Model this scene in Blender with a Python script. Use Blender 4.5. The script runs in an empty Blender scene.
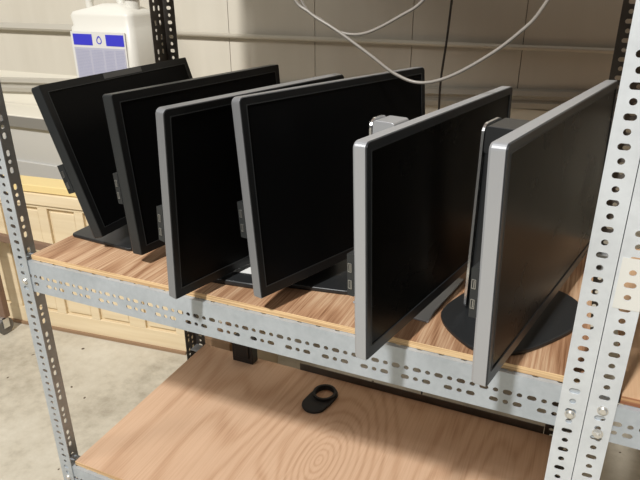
import bpy, bmesh, math, random
from mathutils import Vector, Matrix
random.seed(7)
sc = bpy.context.scene
COL = sc.collection

# ---------------------------------------------------------------- camera
YAW, PIT, ROL = 0.418, 0.408, -0.003
F = Vector((-math.sin(YAW)*math.cos(PIT), math.cos(YAW)*math.cos(PIT), -math.sin(PIT)))
R0 = Vector((math.cos(YAW), math.sin(YAW), 0)); U0 = R0.cross(F)
RR = math.cos(ROL)*R0 + math.sin(ROL)*U0; UU = -math.sin(ROL)*R0 + math.cos(ROL)*U0
cam = bpy.data.cameras.new('camera'); camo = bpy.data.objects.new('camera', cam); COL.objects.link(camo)
m = Matrix((RR, UU, -F)).transposed().to_4x4(); m.translation = Vector((1.106, -0.827, 0.562))
camo.matrix_world = m
cam.sensor_width = 36; cam.lens = 36*601/640; cam.clip_start = .02
sc.camera = camo

# ---------------------------------------------------------------- world and lamp
w = bpy.data.worlds.new('world'); sc.world = w; w.use_nodes = True
nt = w.node_tree; nt.nodes.clear()
tc = nt.nodes.new('ShaderNodeTexCoord'); sep = nt.nodes.new('ShaderNodeSeparateXYZ')
mr = nt.nodes.new('ShaderNodeMapRange'); mr.inputs['From Min'].default_value = -.1; mr.inputs['From Max'].default_value = .9
cr = nt.nodes.new('ShaderNodeValToRGB')
cr.color_ramp.elements[0].color = (.05, .042, .033, 1); cr.color_ramp.elements[1].color = (.95, .94, .92, 1)
e = cr.color_ramp.elements.new(.4); e.color = (.17, .16, .148, 1)
bg = nt.nodes.new('ShaderNodeBackground'); bg.inputs['Strength'].default_value = .34
out = nt.nodes.new('ShaderNodeOutputWorld')
nt.links.new(tc.outputs['Generated'], sep.inputs[0]); nt.links.new(sep.outputs['Z'], mr.inputs['Value'])
nt.links.new(mr.outputs[0], cr.inputs[0]); nt.links.new(cr.outputs[0], bg.inputs['Color']); nt.links.new(bg.outputs[0], out.inputs[0])

def area(name, loc, target, size, power, color):
    l = bpy.data.lights.new(name, 'AREA'); l.shape = 'DISK'; l.size = size; l.energy = power; l.color = color
    o = bpy.data.objects.new(name, l); COL.objects.link(o); o.location = loc
    o.rotation_euler = (Vector(target)-Vector(loc)).to_track_quat('-Z', 'Y').to_euler()
    return o
area('high_bay_lamp', (.3, -3.0, 3.92), (.4, .5, 0), .34, 335, (1, .985, .955))
area('high_bay_lamp', (-3.2, -3.4, 3.9), (-.4, .8, 0), 1.6, 95, (1, .975, .93))

sc.view_settings.view_transform = 'Standard'; sc.view_settings.look = 'None'
sc.view_settings.exposure = -0.08; sc.view_settings.gamma = 1; sc.view_settings.use_curve_mapping = False

# ---------------------------------------------------------------- materials
def mat(name, color, rough=.5, metal=0, spec=.5, coat=0):
    m = bpy.data.materials.new(name); m.use_nodes = True
    b = m.node_tree.nodes['Principled BSDF']
    b.inputs['Base Color'].default_value = (*color, 1); b.inputs['Roughness'].default_value = rough
    b.inputs['Metallic'].default_value = metal; b.inputs['Specular IOR Level'].default_value = spec
    b.inputs['Coat Weight'].default_value = coat
    return m
def nodes(m): return m.node_tree.nodes, m.node_tree.links, m.node_tree.nodes['Principled BSDF']
def mapped(m, scale, rot=(0, 0, 0), loc=(0, 0, 0)):
    n, l, b = nodes(m); t = n.new('ShaderNodeTexCoord'); mp = n.new('ShaderNodeMapping')
    mp.inputs['Scale'].default_value = scale; mp.inputs['Rotation'].default_value = rot; mp.inputs['Location'].default_value = loc
    l.new(t.outputs['Object'], mp.inputs[0]); return mp.outputs[0]
def noise(m, vec, scale, detail=4, rough=.55, dist=0):
    n, l, b = nodes(m); x = n.new('ShaderNodeTexNoise'); x.inputs['Scale'].default_value = scale
    x.inputs['Detail'].default_value = detail; x.inputs['Roughness'].default_value = rough; x.inputs['Distortion'].default_value = dist
    l.new(vec, x.inputs['Vector']); return x.outputs['Fac']
def ramp(m, fac, stops):
    n, l, b = nodes(m); r = n.new('ShaderNodeValToRGB'); els = r.color_ramp.elements
    while len(els) < len(stops): els.new(.5)
    for e, (p, c) in zip(els, stops): e.position = p; e.color = (*c, 1)
    l.new(fac, r.inputs[0]); return r.outputs[0]
def mathn(m, op, a, bval, c=None):
    n, l, b = nodes(m); x = n.new('ShaderNodeMath'); x.operation = op
    for i, v in enumerate((a, bval, c)):
        if v is None: continue
        if isinstance(v, (int, float)): x.inputs[i].default_value = v
        else: l.new(v, x.inputs[i])
    return x.outputs[0]
def mix(m, fac, a, bb, mode='MIX'):
    n, l, b = nodes(m); x = n.new('ShaderNodeMix'); x.data_type = 'RGBA'; x.blend_type = mode
    for i, v in ((0, fac), (6, a), (7, bb)):
        if isinstance(v, (int, float)): x.inputs[i].default_value = v
        elif isinstance(v, tuple): x.inputs[i].default_value = (*v, 1)
        else: l.new(v, x.inputs[i])
    return x.outputs[2]
def bump(m, h, strength, dist=.002):
    n, l, b = nodes(m); x = n.new('ShaderNodeBump'); x.inputs['Strength'].default_value = strength; x.inputs['Distance'].default_value = dist
    l.new(h, x.inputs['Height']); l.new(x.outputs[0], b.inputs['Normal'])

def galvanised(name, dark, light, rough=.42, metal=.55):
    m = mat(name, light, rough, metal)
    v = mapped(m, (1, 1, 1))
    a = noise(m, v, 9, 5); c2 = noise(m, v, 70, 3)
    s = mathn(m, 'MULTIPLY_ADD', c2, .35, mathn(m, 'MULTIPLY', a, .65))
    c = ramp(m, s, [(.36, dark), (.62, light)])
    nodes(m)[1].new(c, nodes(m)[2].inputs['Base Color'])
    r = mathn(m, 'MULTIPLY_ADD', a, .25, rough-.12); nodes(m)[1].new(r, nodes(m)[2].inputs['Roughness'])
    return m
M_GALV = galvanised('galvanised_steel', (.40, .44, .475), (.50, .54, .58), .45, .35)
M_GALV_LIT = galvanised('lit_galvanised_steel', (.60, .63, .655), (.70, .735, .76), .45, .25)  # rail steel lightened: stronger light on the right posts put into the colour
M_GALV_WORN = galvanised('weathered_galvanised_steel', (.40, .43, .45), (.50, .53, .55), .5, .3)
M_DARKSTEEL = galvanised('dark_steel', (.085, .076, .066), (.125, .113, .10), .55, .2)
M_BOLT = mat('zinc_bolt', (.72, .71, .68), .3, .8)
M_BOLT_HEAD = M_BOLT

def plywood(name, dark, mid, light, loc, rings=14, big=1.5, line=.5, fine=.5, knot=None):
    m = mat(name, mid, .62, 0, .3)
    v = mapped(m, (1, .22, 1), (0, 0, 0), loc)
    n1 = noise(m, v, big, 2, .45, .3)
    if knot:   # growth rings closing round a knot
        n, l, b = nodes(m); t = n.new('ShaderNodeTexCoord'); mp = n.new('ShaderNodeMapping'); l.new(t.outputs['Object'], mp.inputs[0])
        mp.inputs['Location'].default_value = (-knot[0], -knot[1]*.45, 0); mp.inputs['Scale'].default_value = (1, .45, 0)
        ln = n.new('ShaderNodeVectorMath'); ln.operation = 'LENGTH'; l.new(mp.outputs[0], ln.inputs[0])
        k = mathn(m, 'EXPONENT', mathn(m, 'MULTIPLY', ln.outputs['Value'], -9.0), 0)
        n1 = mathn(m, 'ADD', n1, mathn(m, 'MULTIPLY', k, .55))
    sm = noise(m, mapped(m, (1, .10, 1), (0, 0, 0), loc), 30, 3, .5)
    ph = mathn(m, 'MULTIPLY_ADD', n1, rings*6.283, mathn(m, 'MULTIPLY', sm, 3.5))
    s01 = mathn(m, 'MULTIPLY_ADD', mathn(m, 'SINE', ph, 0), .5, .5)
    sharp = mathn(m, 'POWER', s01, 2.2)
    st = noise(m, mapped(m, (1, .018, 1), (0, 0, .03), loc), 240, 4, .7)
    st = mathn(m, 'MULTIPLY', mathn(m, 'SUBTRACT', st, .36), 3.2)
    f = mathn(m, 'MULTIPLY_ADD', sharp, line, mathn(m, 'MULTIPLY', st, fine))
    c = ramp(m, f, [(.08, light), (.42, mid), (.95, dark)])
    blot = noise(m, mapped(m, (1, .5, 1), (0, 0, 0), (3, 1, 0)), 4, 4)
    c = mix(m, mathn(m, 'MULTIPLY', mathn(m, 'SUBTRACT', blot, .46), 1.0), c, dark)
    nodes(m)[1].new(c, nodes(m)[2].inputs['Base Color'])
    bump(m, f, .25, .001)
    return m
M_PLY_UP = plywood('upper_plywood', (.19, .085, .038), (.43, .245, .138), (.60, .41, .26), (.3, .1, 0), 16, 3.0, .34, .62)
M_PLY_LOW = plywood('lower_plywood', (.33, .175, .095), (.54, .345, .22), (.63, .43, .29), (1.45, .62, 0), 22, 2.4, .30, .30, (.615, .265))
M_PLY_NEXT = plywood('neighbour_plywood', (.34, .17, .08), (.50, .30, .17), (.58, .38, .23), (5.1, .2, 0), 12, 2.5, .3, .3)
def plyedge(name, c1, c2):
    m = mat(name, c1, .7)
    v = mapped(m, (3, 3, 260)); a = noise(m, v, 1.2, 2)
    nodes(m)[1].new(ramp(m, a, [(.38, c2), (.58, c1)]), nodes(m)[2].inputs['Base Color']); return m
M_PLY_EDGE = plyedge('plywood_edge', (.74, .52, .28), (.45, .27, .13))
M_PLY_EDGE_RED = plyedge('reddish_plywood_edge', (.50, .28, .13), (.24, .09, .04))

M_BLACK = mat('black_plastic', (.018, .019, .020), .38, 0, .45)
M_BLACK_SIDE = mat('charcoal_plastic', (.020, .022, .023), .45, 0, .4)
M_BEZEL_DK = mat('black_bezel', (.009, .0095, .010), .36, 0, .22)
M_BEZEL_GR = mat('graphite_bezel', (.022, .024, .027), .34, 0, .35)
M_SILVER = mat('silver_plastic', (.39, .40, .42), .36, .4)
M_SILVER_DK = mat('dull_silver_plastic', (.22, .225, .235), .4, .35)
M_CHROME = mat('bright_silver', (.74, .75, .76), .2, .9)
M_PORT = mat('port_metal', (.40, .40, .39), .35, .9)
def screen_mat(name, c, rough):
    m = mat(name, c, rough, 0, .055)
    a = noise(m, mapped(m, (1, 1, 1)), 7, 5)
    nodes(m)[1].new(mathn(m, 'MULTIPLY_ADD', a, .16, rough-.08), nodes(m)[2].inputs['Roughness'])
    return m
M_SCREEN = screen_mat('matte_screen', (.0035, .0036, .0038), .30)
M_SCREEN_B = screen_mat('dusty_screen', (.006, .0056, .0048), .26)
M_RUBBER = mat('dark_rubber', (.015, .015, .016), .7)

def wallmat():
    m = mat('painted_wall', (.6, .56, .47), .6, 0, .3)
    v = mapped(m, (1, 1, .5)); a = noise(m, v, 3, 5); b2 = noise(m, mapped(m, (1, 1, .12)), 14, 4)
    s = mathn(m, 'MULTIPLY_ADD', b2, .4, mathn(m, 'MULTIPLY', a, .6))
    nodes(m)[1].new(ramp(m, s, [(.3, (.53, .49, .41)), (.65, (.60, .56, .48))]), nodes(m)[2].inputs['Base Color'])
    return m
M_WALL = wallmat()
M_WALL_BASE = mat('white_wall_base', (.72, .68, .58), .7)
M_SEAM = mat('wall_seam', (.12, .10, .08), .8)
M_TRIM = mat('trim_paint', (.42, .39, .33), .5)
M_PIPE = mat('conduit_metal', (.62, .57, .48), .38, .3)
def concrete():
    m = mat('concrete', (.5, .46, .37), .75, 0, .3)
    v = mapped(m, (1, 1, 1)); a = noise(m, v, 3.2, 6, .6, .3); b2 = noise(m, v, 26, 5, .65)
    s = mathn(m, 'MULTIPLY_ADD', b2, .4, mathn(m, 'MULTIPLY', a, .6))
    c = ramp(m, s, [(.33, (.36, .32, .25)), (.5, (.52, .475, .385)), (.66, (.60, .56, .47))])
    sp = noise(m, v, 34, 0); c = mix(m, mathn(m, 'GREATER_THAN', sp, .84), c, (.09, .06, .04))
    nodes(m)[1].new(c, nodes(m)[2].inputs['Base Color']); bump(m, b2, .2); return m
M_CONC = concrete()
def crate_mat():
    m = mat('pale_wood', (.75, .6, .38), .55, 0, .3)
    a = noise(m, mapped(m, (.5, 1, 9)), 4, 5)
    nodes(m)[1].new(ramp(m, a, [(.3, (.72, .58, .37)), (.62, (.80, .67, .46))]), nodes(m)[2].inputs['Base Color']); return m
M_CRATE = crate_mat()
M_CRATE_TOP = mat('yellow_pine', (.82, .64, .30), .5)
M_CAB = mat('grey_sheet_metal', (.52, .51, .48), .5, .1)
M_CAB_DK = mat('dark_grey_rim', (.20, .19, .17), .5)
M_BROWN = mat('brown_paint', (.20, .12, .08), .45)
M_CARTON = mat('brown_cardboard', (.30, .19, .11), .8)
M_CREAM = mat('cream_cardboard', (.62, .52, .38), .8)
M_TAPE = mat('aged_masking_tape', (.68, .675, .63), .4)
M_CABLE = mat('grey_cable_jacket', (.23, .21, .185), .35, 0, .5)
M_CABLE_DK = mat('dark_cable_jacket', (.05, .045, .04), .5)

# ---------------------------------------------------------------- helpers
def new(name, bm, mats, parent=None, smooth=False, bevel=0, seg=2, M=None):
    bmesh.ops.recalc_face_normals(bm, faces=bm.faces)
    me = bpy.data.meshes.new(name); bm.to_mesh(me); bm.free()
    if M is not None: me.transform(M)
    for x in (mats if isinstance(mats, (list, tuple)) else [mats]): me.materials.append(x)
    o = bpy.data.objects.new(name, me); COL.objects.link(o)
    if parent: o.parent = parent
    if smooth: me.polygons.foreach_set('use_smooth', [True]*len(me.polygons))
    if bevel:
        b = o.modifiers.new('bevel', 'BEVEL'); b.width = bevel; b.segments = seg; b.limit_method = 'ANGLE'; b.angle_limit = math.radians(35)
        b.harden_normals = True
    return o
def tag(o, label=None, cat=None, group=None, kind=None):
    if label: o['label'] = label
    if cat: o['category'] = cat
    if group: o['group'] = group
    if kind: o['kind'] = kind
    return o
def empty(name, loc, rz=0, **k):
    o = bpy.data.objects.new(name, None); COL.objects.link(o); o.location = loc; o.rotation_euler = (0, 0, rz); o.empty_display_size = .05
    return tag(o, **k)
def box(bm, x0, x1, y0, y1, z0, z1, mi=0):
    v = [bm.verts.new(c) for c in ((x0,y0,z0),(x1,y0,z0),(x1,y1,z0),(x0,y1,z0),(x0,y0,z1),(x1,y0,z1),(x1,y1,z1),(x0,y1,z1))]
    for q in ((0,3,2,1),(4,5,6,7),(0,1,5,4),(1,2,6,5),(2,3,7,6),(3,0,4,7)):
        bm.faces.new([v[i] for i in q]).material_index = mi
def prism(bm, pts, z0, z1, mi=0, T=None):
    """closed polygon pts (2D) swept z0..z1; T maps (a,b,c) to a vector"""
    T = T or (lambda a, b, c: (a, b, c))
    lo = [bm.verts.new(T(a, b, z0)) for a, b in pts]; hi = [bm.verts.new(T(a, b, z1)) for a, b in pts]
    n = len(pts); bm.faces.new(lo).material_index = mi; bm.faces.new(hi).material_index = mi
    for i in range(n): bm.faces.new((lo[i], lo[(i+1) % n], hi[(i+1) % n], hi[i])).material_index = mi
def rrect(a0, a1, b0, b1, r, n=5, rb=None):
    p = []; R1 = r; rb = r if rb is None else rb
    for cx, cy, s, r in ((a1-R1, b1-R1, 0, R1), (a0+R1, b1-R1, 90, R1), (a0+rb, b0+rb, 180, rb), (a1-rb, b0+rb, 270, rb)):
        for k in range(n+1):
            t = math.radians(s+90*k/n); p.append((cx+r*math.cos(t), cy+r*math.sin(t)))
    return p
def smooth_poly(pts, n=6, k=.35):
    """round the corners of a polygon"""
    out = []; N = len(pts)
    for i in range(N):
        p0, p1, p2 = Vector(pts[i-1]), Vector(pts[i]), Vector(pts[(i+1) % N])
        a = p1+(p0-p1)*k; c = p1+(p2-p1)*k
        for j in range(n+1):
            t = j/n; q = (1-t)**2*a+2*t*(1-t)*p1+t*t*c; out.append((q.x, q.y))
    return out
def ring(bm, outer, inner, z0, z1, T, mi=0):
    """frame between two outlines of equal vertex count"""
    n = len(outer)
    L = [[bm.verts.new(T(a, b, z)) for a, b in o] for o in (outer, inner) for z in (z0, z1)]
    for i in range(n):
        j = (i+1) % n
        bm.faces.new((L[1][i], L[1][j], L[3][j], L[3][i])).material_index = mi
        bm.faces.new((L[0][i], L[2][i], L[2][j], L[0][j])).material_index = mi
        bm.faces.new((L[0][i], L[0][j], L[1][j], L[1][i])).material_index = mi
        bm.faces.new((L[2][i], L[3][i], L[3][j], L[2][j])).material_index = mi
def tube(bm, pts, r, n=10):
    pts = [Vector(q) for q in pts]; rings = []
    up = Vector((0, 1, 0.01)).normalized()
    for i, q in enumerate(pts):
        d = (pts[min(i+1, len(pts)-1)]-pts[max(i-1, 0)]).normalized()
        a = d.cross(up).normalized(); b = d.cross(a).normalized()
        rings.append([bm.verts.new(q+r*(math.cos(t)*a+math.sin(t)*b)) for t in [2*math.pi*k/n for k in range(n)]])
    for A, B in zip(rings, rings[1:]):
        for k in range(n): bm.faces.new((A[k], A[(k+1) % n], B[(k+1) % n], B[k]))
    bm.faces.new(rings[0]); bm.faces.new(rings[-1])
def spline(pts, n=8):
    P = [Vector(q) for q in pts]; P = [2*P[0]-P[1]]+P+[2*P[-1]-P[-2]]; out = []
    for i in range(1, len(P)-2):
        for k in range(n):
            t = k/n; a, b, c, d = P[i-1:i+3]
            out.append(.5*((2*b)+(c-a)*t+(2*a-5*b+4*c-d)*t*t+(3*b-a-3*c+d)*t**3))
    out.append(P[-2]); return out

def holed_plate(bm, O, U, V, N, ul, vl, th, rows, pad=True):
    """flat plate with real slots: rows = [(v_centre, [(u, half_u, half_v), ...]), ...] each row fills a v band"""
    O, U, V, N = Vector(O), Vector(U), Vector(V), Vector(N)
    def P(u, v, s): return bm.verts.new(O+U*u+V*v+N*(th*s))
    def quad(u0, u1, v0, v1):
        for s in (0, 1): bm.faces.new([P(u0, v0, s), P(u1, v0, s), P(u1, v1, s), P(u0, v1, s)])
    rows = sorted(rows); cen = [r[0] for r in rows]
    vb = [0]+[(a+b)/2 for a, b in zip(cen, cen[1:])]+[vl]
    for (vc, hs), v0, v1 in zip(rows, vb, vb[1:]):
        hs = sorted(h for h in hs if h[0]-h[1] > .001 and h[0]+h[1] < ul-.001)
        last = 0
        for i, (uc, hu, hv) in enumerate(hs):
            c0 = max(last, uc-.0093); c1 = min(ul, uc+.0093)
            if i+1 < len(hs): c1 = min(c1, (uc+hs[i+1][0])/2)
            if c0 > last+1e-6: quad(last, c0, v0, v1)
            # slot outline (stadium) and matching cell outline
            K = 12; ins = []; r = min(hu, hv)
            for k in range(K):
                t = 2*math.pi*(k+.5)/K; x = r*math.cos(t); y = r*math.sin(t)
                x += math.copysign(hu-r, x); y += math.copysign(hv-r, y); ins.append((uc+x, vc+y))
            ou = []
            for k in range(K):
                t = 2*math.pi*(k+.5)/K; cx, sy = math.cos(t), math.sin(t)
                if k in (1, 4, 7, 10):
                    ou.append((c1 if cx > 0 else c0, v1 if sy > 0 else v0))
                else:
                    # on the nearest side
                    if abs(cx) > abs(sy): ou.append((c1 if cx > 0 else c0, vc+(sy*.9)*((v1-vc) if sy > 0 else (vc-v0))))
                    else: ou.append((uc+(cx*.9)*((c1-uc) if cx > 0 else (uc-c0)), v1 if sy > 0 else v0))
            vs = [[P(a, b, s) for a, b in o] for s in (0, 1) for o in (ou, ins)]
            for k in range(K):
                j = (k+1) % K
                bm.faces.new((vs[0][k], vs[0][j], vs[1][j], vs[1][k])); bm.faces.new((vs[2][k], vs[2][j], vs[3][j], vs[3][k]))
                bm.faces.new((vs[1][k], vs[1][j], vs[3][j], vs[3][k]))
            last = c1
        if last < ul-1e-6: quad(last, ul, v0, v1)
    for (a, b) in (((0, 0), (ul, 0)), ((ul, 0), (ul, vl)), ((ul, vl), (0, vl)), ((0, vl), (0, 0))):
        bm.faces.new((P(*a, 0), P(*b, 0), P(*b, 1), P(*a, 1)))

L, D, H = 1.175, .609, -.586
FL = -.80
PW, PD, TH, PITCH = .038, .057, .002, .01862
TOP = .98

def post(x, y, sx, sy, phase, mtl, parent, z1=TOP, z0=FL):
    """slotted angle: corner at (x,y); 38 mm flange runs sx along X, 57 mm flange runs sy along Y"""
    bm = bmesh.new(); ln = z1-z0
    n = int(ln/PITCH)+2; k0 = int(math.floor((z0-phase)/PITCH))
    hs = []; s1 = []; s2 = []
    for k in range(k0, k0+n+1):
        u = phase+k*PITCH-z0
        slot = (k % 2 == 0)
        hs.append((u, .0047, .0078 if slot else .0047))
        if k % 4 != 3: s1.append((u, .0070 if k % 4 != 1 else .0044, .0044))
        if (k+2) % 4 != 3: s2.append((u, .0070 if (k+2) % 4 != 1 else .0044, .0044))
    c = .0178
    holed_plate(bm, (x, y, z0), (0, 0, 1), (sx, 0, 0), (0, sy, 0), ln, PW, TH, [(c+.002, hs)])
    holed_plate(bm, (x, y+sy*TH, z0), (0, 0, 1), (0, sy, 0), (sx, 0, 0), ln, PD-TH, TH, [(.018, s1), (.038, s2)])
    o = new('post', bm, mtl, parent); return o
def rail(x0, x1, y, sy, ztop, h, mtl, parent, flange=.036, phase=0.0):
    bm = bmesh.new(); ln = x1-x0; up = []; lo = []; tf = []
    k = -40
    while True:
        u = phase+.6578+k*.03667-x0
        if u > ln+.05: break
        up.append((u, .0072, .0048)); up.append((u+.0183, .0044, .0044))
        if k % 2 == 0: lo += [(u+.0171, .0072, .0048), (u+.0354, .0044, .0044), (u+.0537, .0072, .0048)]
        tf.append((u, .0052, .0032)); k += 1
    f = h/.0755
    holed_plate(bm, (x0, y, ztop), (1, 0, 0), (0, 0, -1), (0, sy, 0), ln, h, TH, [(.0360*f, up), (.0545*f, lo)])
    holed_plate(bm, (x0, y+sy*TH, ztop), (1, 0, 0), (0, sy, 0), (0, 0, -1), ln, flange, TH, [(.0075, tf), (.026, [])])
    return new('rail', bm, mtl, parent)
def cyl(bm, c, axis, r, l, n=16, r2=None):
    c = Vector(c); axis = Vector(axis).normalized(); a = axis.orthogonal().normalized(); b = axis.cross(a); r2 = r if r2 is None else r2
    A = [bm.verts.new(c+r*(math.cos(t)*a+math.sin(t)*b)) for t in [2*math.pi*k/n for k in range(n)]]
    B = [bm.verts.new(c+axis*l+r2*(math.cos(t)*a+math.sin(t)*b)) for t in [2*math.pi*k/n for k in range(n)]]
    bm.faces.new(A); bm.faces.new(B)
    for k in range(n): bm.faces.new((A[k], A[(k+1) % n], B[(k+1) % n], B[k]))
def bolt(x, z, y, parent, hexa=False):
    bm = bmesh.new()
    cyl(bm, (x, y, z), (0, -1, 0), .0078, .0014, 18)
    if hexa: cyl(bm, (x, y-.0014, z), (0, -1, 0), .0062, .005, 6); cyl(bm, (x, y-.0064, z), (0, -1, 0), .0032, .003, 12)
    else: cyl(bm, (x, y-.0014, z), (0, -1, 0), .0068, .003, 18, .0045)
    return new('bolt', bm, M_BOLT, parent)

# ================================================================ SETTING
bm = bmesh.new(); box(bm, -5, 5, -6, 1.9, FL-.1, FL); tag(new('floor', bm, M_CONC), kind='structure')
bm = bmesh.new()
WY = 1.1; box(bm, -3.6, 4.2, WY+.006, WY+.1, FL, 2.8, 1)
seams = [-3.6]+[.2335+.3345*k for k in range(-1, 13)]
for a, b in zip(seams, seams[1:]): box(bm, a+.0011, b-.0011, WY, WY+.008, .20, 2.8, 0)
box(bm, -3.6, 4.2, WY-.004, WY+.0085, FL, .201, 2)
tag(new('wall_back', bm, [M_WALL, M_SEAM, M_WALL_BASE]), kind='structure')
# conduit line / upper girt
bm = bmesh.new(); tube(bm, [(-.36, WY-.014, .384), (4, WY-.014, .372)], .0075, 10); tag(new('trim_1', bm, M_PIPE, smooth=True), kind='structure')
bm = bmesh.new()
prism(bm, [(0, 0), (-.022, .004), (-.026, .012), (-.010, .030), (0, .030)], -3.6, -.36, 0, lambda a, b, c: (c, WY+a, .372+b)); tag(new('trim_2', bm, M_TRIM), kind='structure')
# lower girt: two shallow ridges
bm = bmesh.new()
prof = [(0, -.028), (-.016, -.024), (-.020, -.010), (-.008, -.004), (-.010, .004), (-.022, .010), (-.018, .022), (0, .026)]
lo = [bm.verts.new((-2.2, WY+a-.002, .105+b*1.25)) for a, b in prof]; hi = [bm.verts.new((3.2, WY+a-.002, .326+b)) for a, b in prof]
bm.faces.new(lo); bm.faces.new(hi)
for i in range(len(prof)): j = (i+1) % len(prof); bm.faces.new((lo[i], lo[j], hi[j], hi[i]))
tag(new('trim_3', bm, M_TRIM), kind='structure')

# ================================================================ RACKS
rk = empty('shelving_rack', (0, 0, FL), label='galvanised slotted-angle steel rack carrying the six monitors on its upper shelf', cat='shelving rack')
def under(o, root): o.parent = root; o.matrix_parent_inverse = Matrix.Identity(4); o.data.transform(Matrix.Translation(-root.location)); return o
def P_(o): return under(o, rk)
P_(post(0, -TH, 1, 1, .005, M_GALV_WORN, None))
P_(post(0, D, 1, -1, .010, M_DARKSTEEL, None))['label'] = 'dark rear post'
P_(post(L, -TH, -1, 1, -.0026, M_GALV_LIT, None))
P_(post(L, D, -1, -1, .0, M_DARKSTEEL, None))['label'] = 'dark rear post'
P_(rail(.003, L-.003, 0.0004, 1, 0, .0755, M_GALV, None))
P_(rail(.003, L-.003, D-TH-.0004, -1, 0, .0755, M_GALV_WORN, None))
P_(rail(.003, L-.003, 0.0004, 1, H, .0755, M_GALV, None, phase=.01))
P_(rail(.003, L-.003, D-TH-.0004, -1, H, .0755, M_GALV_WORN, None))
SZ = .955  # unseen top tier, added at the height that shades the back wall
P_(rail(.003, L-.003, 0.0004, 1, SZ, .0755, M_GALV, None))
P_(rail(.003, L-.003, D-TH-.0004, -1, SZ, .0755, M_GALV_WORN, None))
bm = bmesh.new(); box(bm, .40, L-.040, D-.0062, D-.0042, H-.03, H+.034); P_(new('rear_dark_strip', bm, M_DARKSTEEL))  # thin dark strip along the rear edge of the lower board
P_(bolt(1.1550, -.045, -TH, None)); P_(bolt(.020, -.052, -TH, None))
P_(bolt(1.155, H-.04, -TH, None)); P_(bolt(.020, H-.04, -TH, None))

rn = empty('shelving_rack', (L+.002, 0, FL), label='neighbouring galvanised rack at the right edge, its post bolted beside the first', cat='shelving rack')
X2 = L+.0012
def Q_(o): return under(o, rn)
Q_(post(X2, -TH, 1, 1, -.0026, M_GALV_LIT, None))
Q_(post(X2+1.2, -TH, -1, 1, 0, M_GALV, None))
Q_(post(X2, D, 1, -1, .003, M_DARKSTEEL, None))
Q_(post(X2+1.2, D, -1, -1, .003, M_GALV_WORN, None))
Q_(rail(X2+.003, X2+1.197, 0.0004, 1, -.0135, .066, M_GALV, None, phase=.012))
Q_(rail(X2+.003, X2+1.197, D-TH-.0004, -1, -.0135, .066, M_GALV_WORN, None))
Q_(rail(X2+.003, X2+1.197, 0.0004, 1, H-.01, .066, M_GALV, None))
Q_(rail(X2+.003, X2+1.197, 0.0004, 1, SZ, .066, M_GALV, None))  # unseen top-tier rail, added together with its shading board
Q_(bolt(1.1972, -.0665, -TH, None, True)); Q_(bolt(1.1972, -.0245, -TH, None))
# aged tape round the neighbour post, pierced over the slots
bm = bmesh.new(); hs = []
for k in range(-60, 60):
    u = -.0026+k*PITCH-.147
    hs.append((u, .0047, .0078 if k % 2 == 0 else .0047))
holed_plate(bm, (X2+.004, -TH-.0006, .147), (0, 0, 1), (1, 0, 0), (0, 1, 0), .076, PW-.004, .0005, [(.0158, hs)])
o = Q_(new('tape_wrap', bm, M_TAPE)); o['label'] = 'cream strip of old tape stuck on the post'

def board(name, x0, x1, y0, y1, z0, z1, mt, me_, label, cat='shelf board'):
    bm = bmesh.new(); box(bm, x0, x1, y0, y1, z0, z1)
    for f in bm.faces:
        f.normal_update()
    bmesh.ops.recalc_face_normals(bm, faces=bm.faces)
    for f in bm.faces: f.material_index = 0 if abs(f.normal.z) > .5 else 1
    return tag(new(name, bm, [mt, me_], bevel=.0008, seg=1), label, cat)
board('plywood_board', .042, L-.005, .0085, D-.008, .0004, .0124, M_PLY_UP, M_PLY_EDGE, 'stripy-grained plywood board the monitors stand on')
board('plywood_board', .042, L-.005, .0085, D-.008, H+.0004, H+.0124, M_PLY_LOW, M_PLY_EDGE, 'lower plywood board with swirling grain and a small black ring on it')
board('plywood_board', .042, L-.005, .0085, D-.008, SZ+.0004, SZ+.0124, M_PLY_UP, M_PLY_EDGE, 'unseen plywood board on the top tier, added to shade the back wall')
board('plywood_board', X2+.042, X2+1.15, .0085, D-.008, -.0131, .001, M_PLY_NEXT, M_PLY_EDGE_RED, 'reddish-edged plywood board of the neighbouring rack at right edge')

board('plywood_board', X2+.042, X2+1.15, .0085, D-.008, SZ+.0004, SZ+.0124, M_PLY_NEXT, M_PLY_EDGE, 'unseen top-tier plywood board of the neighbouring rack, added to darken the wall at right')  # out of view; added to keep light off the wall at right
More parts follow.
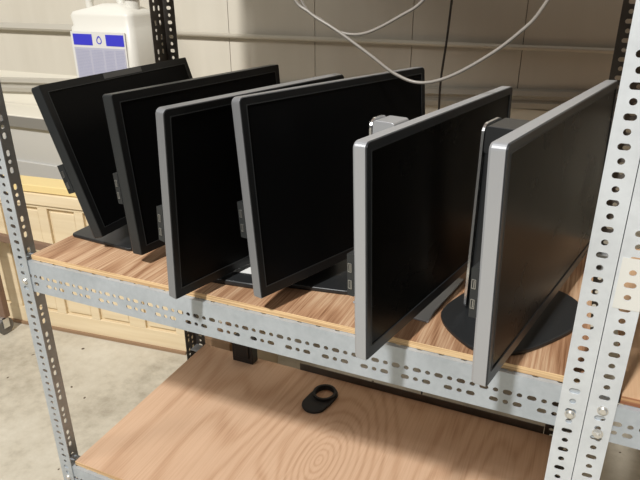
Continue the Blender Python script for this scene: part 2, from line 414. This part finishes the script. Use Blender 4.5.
# ================================================================ MONITORS
ZB = .0126
def monitor(label, x, y, z, ya, ti, w, h, t, silver, base_w, base_col, base_th, col, bez=.014, bot=.02, tab=(.108, .172), base_mat=None, screen=M_SCREEN, tabd=.015, side=None, bezm=None, cap=False, bezel_strip=False):
    """x,y,z: lower near front corner of the panel; ya: turn; ti: backward tilt; base_w: base outline in world XY"""
    cx, cy = col
    root = empty('computer_monitor', (cx, cy, ZB), ya, label=label, cat='monitor', group='monitors standing on the upper shelf')
    Minv = Matrix.Rotation(-ya, 4, 'Z') @ Matrix.Translation((-cx, -cy, -ZB))
    u = Vector((-math.sin(ya), math.cos(ya), 0)); n = Vector((math.cos(ya)*math.cos(ti), math.sin(ya)*math.cos(ti), math.sin(ti)))
    v = n.cross(u)
    if v.z < 0: v = -v
    O = Vector((x, y, z))
    T = lambda a, b, c: O+u*a+v*b+n*c
    side = side or (M_SILVER if silver else M_BLACK_SIDE); bezm = bezm or (M_BEZEL_GR if silver else M_BEZEL_DK)
    r = .009 if silver else .004
    outer = rrect(0, w, 0, h, r, 5, .002)
    # shell: ring-sided tray with a slightly smaller back
    bm = bmesh.new()
    back = rrect(.002, w-.002, .002, h-.002, r, 5, .002)
    levels = [(outer, -.0012), (outer, -t*.85), (back, -t)]
    vs = [[bm.verts.new(T(a, b, c)) for a, b in o_] for o_, c in levels]
    bm.faces.new(vs[0]); bm.faces.new(vs[-1])
    for A, B in zip(vs, vs[1:]):
        for i in range(len(A)): bm.faces.new((A[i], A[(i+1) % len(A)], B[(i+1) % len(A)], B[i]))
    sh = new('housing', bm, side, root, M=Minv, bevel=.0006, seg=1)
    if silver: sh['label'] = 'silver outer shell'
    ins = .0016 if silver else .0006
    bm = bmesh.new(); ring(bm, rrect(ins, w-ins, ins, h-ins, max(r-ins, .002), 5, .0012), rrect(bez, w-bez, bot, h-bez, .002), -.0016, .0006, T)
    bo = new('bezel', bm, bezm, root, M=Minv)
    # thin lip round the display
    bm = bmesh.new(); ring(bm, rrect(bez-.0018, w-bez+.0018, bot-.0018, h-bez+.0018, .002), rrect(bez, w-bez, bot, h-bez, .002), .0006, .0011, T)
    new('bezel_lip', bm, M_BLACK_SIDE, bo, M=Minv)
    bm = bmesh.new(); prism(bm, rrect(bez-.001, w-bez+.001, bot-.001, h-bez+.001, .002), -.0011, -.0004, 0, T)
    new('screen', bm, screen, root, M=Minv)
    # rear bulge
    bm = bmesh.new()
    A = rrect(w*.16, w*.84, h*.10, h*.86, .02); B = rrect(w*.22, w*.78, h*.17, h*.78, .03)
    va = [bm.verts.new(T(a, b, -t)) for a, b in A]; vb = [bm.verts.new(T(a, b, -t-.024)) for a, b in B]
    bm.faces.new(va); bm.faces.new(vb)
    for i in range(len(A)): bm.faces.new((va[i], va[(i+1) % len(A)], vb[(i+1) % len(A)], vb[i]))
    new('rear_cover', bm, M_BLACK, root, M=Minv)
    # side port block sitting behind the near edge
    b0, b1 = tab
    bm = bmesh.new(); prism(bm, rrect(b0, b1, -t-tabd, -t+.0005, .0015, 2), .0008, .045, 0, lambda a, b, c: T(c, a, b))
    tp = new('side_port_panel', bm, M_BLACK_SIDE, root, M=Minv)
    for q in (.28, .68):
        bq = b0+(b1-b0)*q
        bm = bmesh.new(); cy0 = -t-tabd*.55
        ring(bm, rrect(bq-.0068, bq+.0068, cy0-.0030, cy0+.0030, .0006, 1), rrect(bq-.0058, bq+.0058, cy0-.0021, cy0+.0021, .0004, 1), -.0003, .0012, lambda a, b, c: T(c, a, b))
        prism(bm, rrect(bq-.0050, bq+.0050, cy0-.0002, cy0+.0010, .0003, 1), -.0001, .0010, 0, lambda a, b, c: T(c, a, b))
        new('usb_port', bm, M_PORT, tp, M=Minv)
    # buttons under the lower bezel at the far corner
    for k in range(4):
        bm = bmesh.new(); prism(bm, rrect(w-.10+k*.017, w-.09+k*.017, .006, .0085, .001, 2), .0004, .0012, 0, T); new('button', bm, M_BLACK_SIDE, root, M=Minv)
    # base plate
    pts = base_w
    bm = bmesh.new(); prism(bm, pts, ZB, ZB+base_th)
    bb = new('base', bm, base_mat or M_BLACK, root, M=Minv, bevel=min(.004, base_th*.35), seg=2)
    if base_mat in (M_SILVER, M_SILVER_DK): bb['label'] = 'silver base plate'
    # column: stands on the base, hinge joins it to the cover
    ca, cc, cw, cd, ctop = base_col
    C0 = Vector((cx, cy, 0)); nh = Vector((math.cos(ya), math.sin(ya), 0))
    TC = lambda a, b, c: Vector((cx, cy, 0))+u*a+nh*b+Vector((0, 0, c))
    colm = M_BLACK if not cap else None
    bm = bmesh.new()
    o2 = rrect(-cw/2, cw/2, -cd/2, cd/2, .006)
    prism(bm, o2, ZB+base_th-.001, ctop-.02, 0, TC)
    new('column', bm, M_BLACK, root, M=Minv)
    bm = bmesh.new()
    K = 7; prof = []
    # rounded cap, curved over from back to front
    prism(bm, rrect(-cd/2-.001, cd/2+.001, ctop-.045, ctop, .006), -cw/2-.001, cw/2+.001, 0, lambda a, b, c: TC(c, a, b))
    cp = new('column_cap', bm, [M_SILVER if cap == 'silver' else M_BLACK], root, M=Minv, bevel=.0012)
    if cap:
        cp['label'] = 'silver cap' if cap == 'silver' else 'dark cap with a silver rim'
        bm = bmesh.new()
        prism(bm, rrect(-cw/2-.002, cw/2+.002, ZB+base_th, ctop+.002, .016), -cd/2-.0065, -cd/2-.0022, 0, lambda a, b, c: TC(a, c, b))
        new('column_trim', bm, M_CHROME, root, M=Minv)
    # hinge between the cap and the rear cover
    hc = T(w/2, h*.5, -t-.022); tgt = Vector((cx, cy, hc.z))
    bm = bmesh.new(); d = (tgt-hc); cyl(bm, hc, d, .022, max(d.length-cd*.3, .008), 20); new('hinge', bm, M_BLACK_SIDE, root, M=Minv)
    if bezel_strip:  # dark grey strip across part of the top bezel
        bm = bmesh.new(); prism(bm, [(w*bezel_strip[0], h-.0135), (w*bezel_strip[1], h-.0135), (w*bezel_strip[1], h-.0015), (w*bezel_strip[0], h-.0015)], .0004, .0010, 0, T)
        s_ = new('bezel_strip', bm, mat('grey_strip', (.075, .075, .075), .4), root, M=Minv); s_['label'] = 'dark grey strip on the top bezel'
    return root
def under_col(x, y, ya, w, off): # point behind the panel centre
    return (x-math.sin(ya)*w/2-math.cos(ya)*off, y+math.cos(ya)*w/2-math.sin(ya)*off)

monitor('black monitor leaning back, first from the left, white jug behind it', .185, .081, .050, .024, .32, .521, .335, .027, False,
        smooth_poly([(.048, .120), (.236, .106), (.230, .36), (.045, .36)], 4, .06), (0, 0, .06, .035, .29), .008, under_col(.185, .081, .024, .521, .145), bez=.017, bot=.018, bezel_strip=(.36, .62), tabd=.017)
monitor('black monitor with black sides, second from the left', .311, .055, .040, -.16, .082, .524, .327, .030, False,
        smooth_poly([(.246, .20), (.370, .18), (.388, .42), (.246, .44)], 4, .08), (0, 0, .06, .035, .27), .008, under_col(.311, .055, -.16, .524, .095), bez=.017, bot=.018, tabd=.013)
m3 = monitor('third monitor from the left, narrow silver sides, partly hidden by the fourth', .483, -.063, .034, -.24, -.057, .486, .344, .022, True,
        smooth_poly([(.405, .045), (.572, .062), (.588, .10), (.575, .35), (.41, .34)], 4, .1), (0, 0, .06, .03, .28), .012, under_col(.483, -.063, -.24, .486, .085), side=M_SILVER_DK, base_mat=M_BLACK, bezm=M_BEZEL_DK)
monitor('fourth monitor from the left, silver-sided, cable hanging over its far corner', .637, -.024, .050, -.349, .093, .501, .346, .023, True,
        smooth_poly([(.604, .090), (.748, .112), (.752, .15), (.72, .38), (.60, .36)], 4, .1), (0, 0, .06, .03, .29), .010, under_col(.637, -.024, -.349, .501, .085), side=M_SILVER_DK, bezm=M_BEZEL_DK)
monitor('fifth monitor from the left, bright silver sides, on a silver base plate', .868, -.125, .049, -.206, .035, .539, .325, .021, True,
        [(.765, .088), (.911, .075), (.913, .115), (.936, .262), (.80, .29)], (0, 0, .05, .04, .345), .004, (.803, .155), base_mat=M_SILVER, cap='silver', screen=M_SCREEN_B, tab=(.10, .165), tabd=.011)
monitor('rightmost monitor, silver sides, on a rounded black base by the post', 1.040, -.125, .054, -.208, .035, 0.592, .335, .0225, True,
        smooth_poly([(.918, .125), (.938, .070), (1.005, .008), (1.075, .035), (1.160, .165), (1.150, .262), (1.05, .31), (.975, .27)], 5, .42), (0, 0, .075, .055, .352), .008, (1.000, .166), cap='rim', screen=M_SCREEN_B, tab=(.10, .172), tabd=.010)

bm = bmesh.new(); prism(bm, [(.455, .088), (.566, .100), (.556, .150), (.447, .138)], ZB+.0121, ZB+.0132)  # painted reflection: pale plate in place of a highlight on the base
o = new('base_reflection', bm, mat('painted_reflection', (.8, .8, .78), .4), m3, M=Matrix.Rotation(.24, 4, 'Z') @ Matrix.Translation(-m3.location)); o['label'] = 'pale painted reflection on the base'
# ================================================================ SMALL THINGS ON THE RACK
# black ring-shaped part on the lower board
zb = H+.0128
bm = bmesh.new()
out_ = []; inn = []
K = 36; cx, cy = .522, .485
d1 = Vector((.18, 1)).normalized(); d2 = Vector((d1.y, -d1.x))
for k in range(K):
    t = 2*math.pi*k/K; a = math.cos(t); b = math.sin(t)
    ax = a*.038; by = b*.040+math.copysign(.026, b)*min(1, abs(b)*3)
    out_.append((cx+d2.x*ax+d1.x*by, cy+d2.y*ax+d1.y*by))
    ax = a*.0255; by = b*.029+.024
    inn.append((cx+d2.x*ax+d1.x*by, cy+d2.y*ax+d1.y*by))
Tz = lambda a, b, c: (a, b, c)
ring(bm, out_, inn, zb, zb+.009, Tz)
o = tag(new('plastic_ring', bm, M_RUBBER, bevel=.0025, seg=2), 'small black plastic ring lying on the lower plywood board', 'ring clip')
bm = bmesh.new()
o3 = []; i3 = []
for k in range(K):
    t = 2*math.pi*k/K; a = math.cos(t); b = math.sin(t)
    for lst, ra, rb in ((o3, .0345, .0370), (i3, .0270, .0300)):
        ax = a*ra; by = b*rb+.024; lst.append((cx+d2.x*ax+d1.x*by, cy+d2.y*ax+d1.y*by))
ring(bm, o3, i3, zb+.008, zb+.017, Tz); new('raised_rim', bm, M_RUBBER, o, bevel=.001)

# black block at the rear of the lower board
bm = bmesh.new(); box(bm, .178, .252, .560, .594, zb, zb+.085); box(bm, .190, .240, .556, .560, zb+.02, zb+.07)
tag(new('plastic_block', bm, M_BLACK, bevel=.003), 'black block at the rear of the lower board, half hidden by the front rail', 'block')

# hanging cables
cg = bmesh.new()
tube(cg, spline([(.50, .25, SZ-.004), (.53, .25, .70), (.570, .25, .545), (.608, .25, .507), (.648, .25, .485), (.678, .25, .468), (.728, .25, .437), (.777, .25, .406), (.824, .25, .393), (.877, .25, .407), (.941, .25, .446), (.985, .25, .483), (1.012, .25, .515), (1.04, .25, .58), (1.06, .25, .70), (1.07, .25, SZ-.004)], 8), .0030, 10)
tag(new('hanging_cable', cg, M_CABLE, smooth=True), 'grey cable in the longer loop, sagging to the fourth monitor corner', 'cable')
cg = bmesh.new()
tube(cg, spline([(.515, .262, SZ-.004), (.545, .262, .66), (.586, .262, .527), (.628, .262, .493), (.668, .262, .4725), (.717, .262, .474), (.781, .262, .505), (.819, .262, .531), (.87, .262, .60), (.90, .262, .72), (.905, .262, SZ-.004)], 8), .0028, 10)
tag(new('hanging_cable', cg, M_CABLE, smooth=True), 'grey cable in the shorter, higher loop near the top of the view', 'cable')
cg = bmesh.new()
tube(cg, spline([(.735, .9, 1.6), (.728, .9, .60), (.727, .9, .513), (.722, .9, .411), (.714, .9, .303), (.715, .9, .204), (.72, .9, 0), (.73, .9, FL+.004)], 8), .0032, 8)
tag(new('dark_cable', cg, M_CABLE_DK, smooth=True), 'thin dark cable hanging straight down in front of the back wall', 'cable')

# ================================================================ BEHIND THE RACK
# pale wooden crate-like panel standing on the floor, turned 6 degrees
ang = math.radians(6.2)
cr_ = empty('wooden_crate', (-.196, .798, FL), ang, label='long pale wooden crate on the floor behind the rack, lower left', cat='crate')
def P2(bm): pass
LN = 1.5; ZT = .645
bm = bmesh.new()
box(bm, -LN, 0, .012, .09, 0, ZT-.052)
o = new('body', bm, M_CRATE, cr_, bevel=.003)
bm = bmesh.new()
# face frame with open recesses
rec = [(-1.40, -1.26), (-1.20, -1.06), (-1.0, -.84), (-.78, -.60), (-.555, -.43), (-.39, -.25), (-.175, -.04)]
ztop_ = .553; zlo = .085
box(bm, -LN, 0, 0, .012, 0, zlo); box(bm, -LN, 0, 0, .012, ztop_, ZT-.079)
xs = [-LN]+[q for r_ in rec for q in r_]+[0]
for a, b in zip(xs[0::2], xs[1::2]): box(bm, a, b, 0, .012, zlo, ztop_)
new('face_frame', bm, M_CRATE, cr_, bevel=.002)
for a, b in rec:
    bm = bmesh.new(); box(bm, a+.012, b-.003, .003, .012, zlo+.012, ztop_-.012); new('raised_panel', bm, M_CRATE, cr_, bevel=.0035)
bm = bmesh.new(); box(bm, -LN-.01, .01, -.008, .07, ZT-.078, ZT-.032); new('upper_board', bm, M_CRATE, cr_, bevel=.003)
bm = bmesh.new(); box(bm, -LN-.01, .01, .0, .095, ZT-.029, ZT); o = new('top_board', bm, M_CRATE_TOP, cr_, bevel=.003); o['label'] = 'yellower top board'
bm = bmesh.new(); box(bm, -LN, 0, -.010, 0, 0, .012); new('bottom_strip', bm, M_CARTON, cr_)
# grey metal cabinet
cb = empty('metal_cabinet', (-.95, .93, FL), label='grey metal cabinet against the back wall behind the pale crate', cat='cabinet')
bm = bmesh.new(); box(bm, -.75, .62, -.012, .155, 0, .815); new('body', bm, M_CAB, cb, bevel=.004)
bm = bmesh.new(); box(bm, -.76, .63, -.030, -.026, .815, .858); new('lid_rim', bm, M_CAB_DK, cb, bevel=.001)
bm = bmesh.new(); box(bm, -.757, .627, -.0255, .158, .817, .863); o = new('lid', bm, M_WALL_BASE, cb, bevel=.003); o['label'] = 'cream top'
bm = bmesh.new(); box(bm, -.74, .61, -.024, -.012, .30, .668); new('front_panel', bm, M_CAB, cb, bevel=.004)

# white jug on the cabinet
def jug():
    root = empty('plastic_jug', (-.515, .985, FL+.8635), label='white plastic jug with a blue-barred label behind the leaning black monitor', cat='jug')
    M_J = mat('white_polyethylene', (.68, .66, .60), .4, 0, .4)
    bm = bmesh.new()
    lv = [(0, .142, .078, .02), (.006, .150, .085, .03), (.20, .147, .083, .03), (.345, .142, .080, .028), (.352, .136, .074, .028), (.385, .140, .078, .028), (.398, .134, .072, .03), (.412, .09, .058, .03), (.425, .04, .035, .02)]
    prev = None
    for z, a, b, r in lv:
        ringv = [bm.verts.new((q[0]+(0.02 if z > .4 else 0), q[1], z)) for q in rrect(-a, a, -b, b, min(r, b*.8))]
        if prev: 
            for i in range(len(ringv)): bm.faces.new((prev[i], prev[(i+1) % len(ringv)], ringv[(i+1) % len(ringv)], ringv[i]))
        else: bm.faces.new(ringv)
        prev = ringv
    bm.faces.new(prev)
    new('body', bm, M_J, root, smooth=True)
    bm = bmesh.new(); tube(bm, spline([(-.10, 0, .405), (-.098, 0, .435), (-.075, 0, .452), (-.02, 0, .455), (.03, 0, .452), (.045, 0, .43), (.05, 0, .415)], 6), .014, 12)
    new('handle', bm, M_J, root, smooth=True)
    bm = bmesh.new(); cyl(bm, (.095, 0, .405), (0, 0, 1), .026, .035, 24); new('neck', bm, M_J, root)
    bm = bmesh.new(); cyl(bm, (.095, 0, .437), (0, 0, 1), .031, .025, 24); new('cap', bm, mat('white_cap', (.72, .70, .66), .45), root, bevel=.002)
    # label
    lab = bmesh.new(); box(lab, -.128, .118, -.0868, -.0835, .09, .333)
    lo_ = new('label', lab, mat('label_paper', (.66, .65, .62), .45), root)
    MB = mat('label_blue', (.045, .045, .52), .4); ML = mat('label_lilac', (.33, .34, .47), .5)
    for a, b in ((-.118, -.030), (.032, .112)):
        bm = bmesh.new(); box(bm, a, b, -.0876, -.0866, .287, .325); new('blue_bar', bm, MB, lo_)
    bm = bmesh.new(); box(bm, -.118, .112, -.0876, -.0866, .095, .279); new('text_panel', bm, mat('label_pale_lilac', (.43, .43, .52), .5), lo_)
    # drop emblem between the bars
    o_ = []; i_ = []
    for k in range(20):
        t = 2*math.pi*k/20; s = 1+.55*max(0, math.sin(t))**3
        o_.append((.001+.012*math.cos(t), .303+.011*math.sin(t)*s)); i_.append((.001+.0085*math.cos(t), .303+.0078*math.sin(t)*s))
    bm = bmesh.new(); ring(bm, o_, i_, -.0876, -.0866, lambda a, b, c: (a, c, b)); new('emblem', bm, MB, lo_)
    # lines of print
    bm = bmesh.new(); rnd = random.Random(3)
    for cx0, cx1 in ((-.112, -.048), (-.040, .012), (.020, .062), (.070, .108)):
        z = .271
        while z > .102:
            x_ = cx0
            while x_ < cx1-.004:
                wd = rnd.uniform(.004, .012); e_ = min(x_+wd, cx1)
                box(bm, x_, e_, -.0882, -.0875, z-.0018, z); x_ = e_+.002
            z -= .0052
    new('fine_print', bm, ML, lo_)
jug()

# brown cart at the far left
ct = empty('utility_cart', (-1.05, .635, FL), label='brown metal cart frame on casters at the left edge, in front of the crate', cat='cart')
bm = bmesh.new(); box(bm, -.35, .65, -.010, .012, .432, .462); new('frame_bar', bm, M_BROWN, ct, bevel=.004)
bm = bmesh.new(); box(bm, -.35, -.0, -.016, -.010, .395, .475); new('frame_bar', bm, M_BROWN, ct, bevel=.004)
for x_ in (-.31, .062):
    bm = bmesh.new(); box(bm, x_-.022, x_+.022, -.016, .010, .075, .43); new('leg', bm, M_BROWN, ct, bevel=.004)
    bm = bmesh.new(); cyl(bm, (x_-.006, -.012, .036), (1, 0, 0), .036, .018, 24); wo = new('caster_wheel', bm, mat('grey_rubber', (.16, .15, .14), .6), ct, bevel=.003)
    bm = bmesh.new(); box(bm, x_-.010, x_-.0075, -.026, .002, .03, .077); box(bm, x_+.0135, x_+.016, -.026, .002, .03, .077); box(bm, x_-.010, x_+.016, -.026, .002, .072, .077); new('caster_fork', bm, M_BOLT, wo)

# cartons on the floor behind the lower shelf
bm = bmesh.new(); box(bm, -.05, .06, .72, .90, FL, FL+.16); box(bm, -.045, .055, .74, .742, FL+.155, FL+.162)
tag(new('cardboard_carton', bm, M_CARTON, bevel=.003), 'brown carton on the floor behind the rear left post', 'carton')
bm = bmesh.new(); box(bm, .075, .16, .72, .90, FL, FL+.26); box(bm, .115, .120, .7195, .9, FL+.02, FL+.262)
tag(new('cardboard_carton', bm, M_CREAM, bevel=.003), 'cream carton on the floor behind the black block', 'carton')
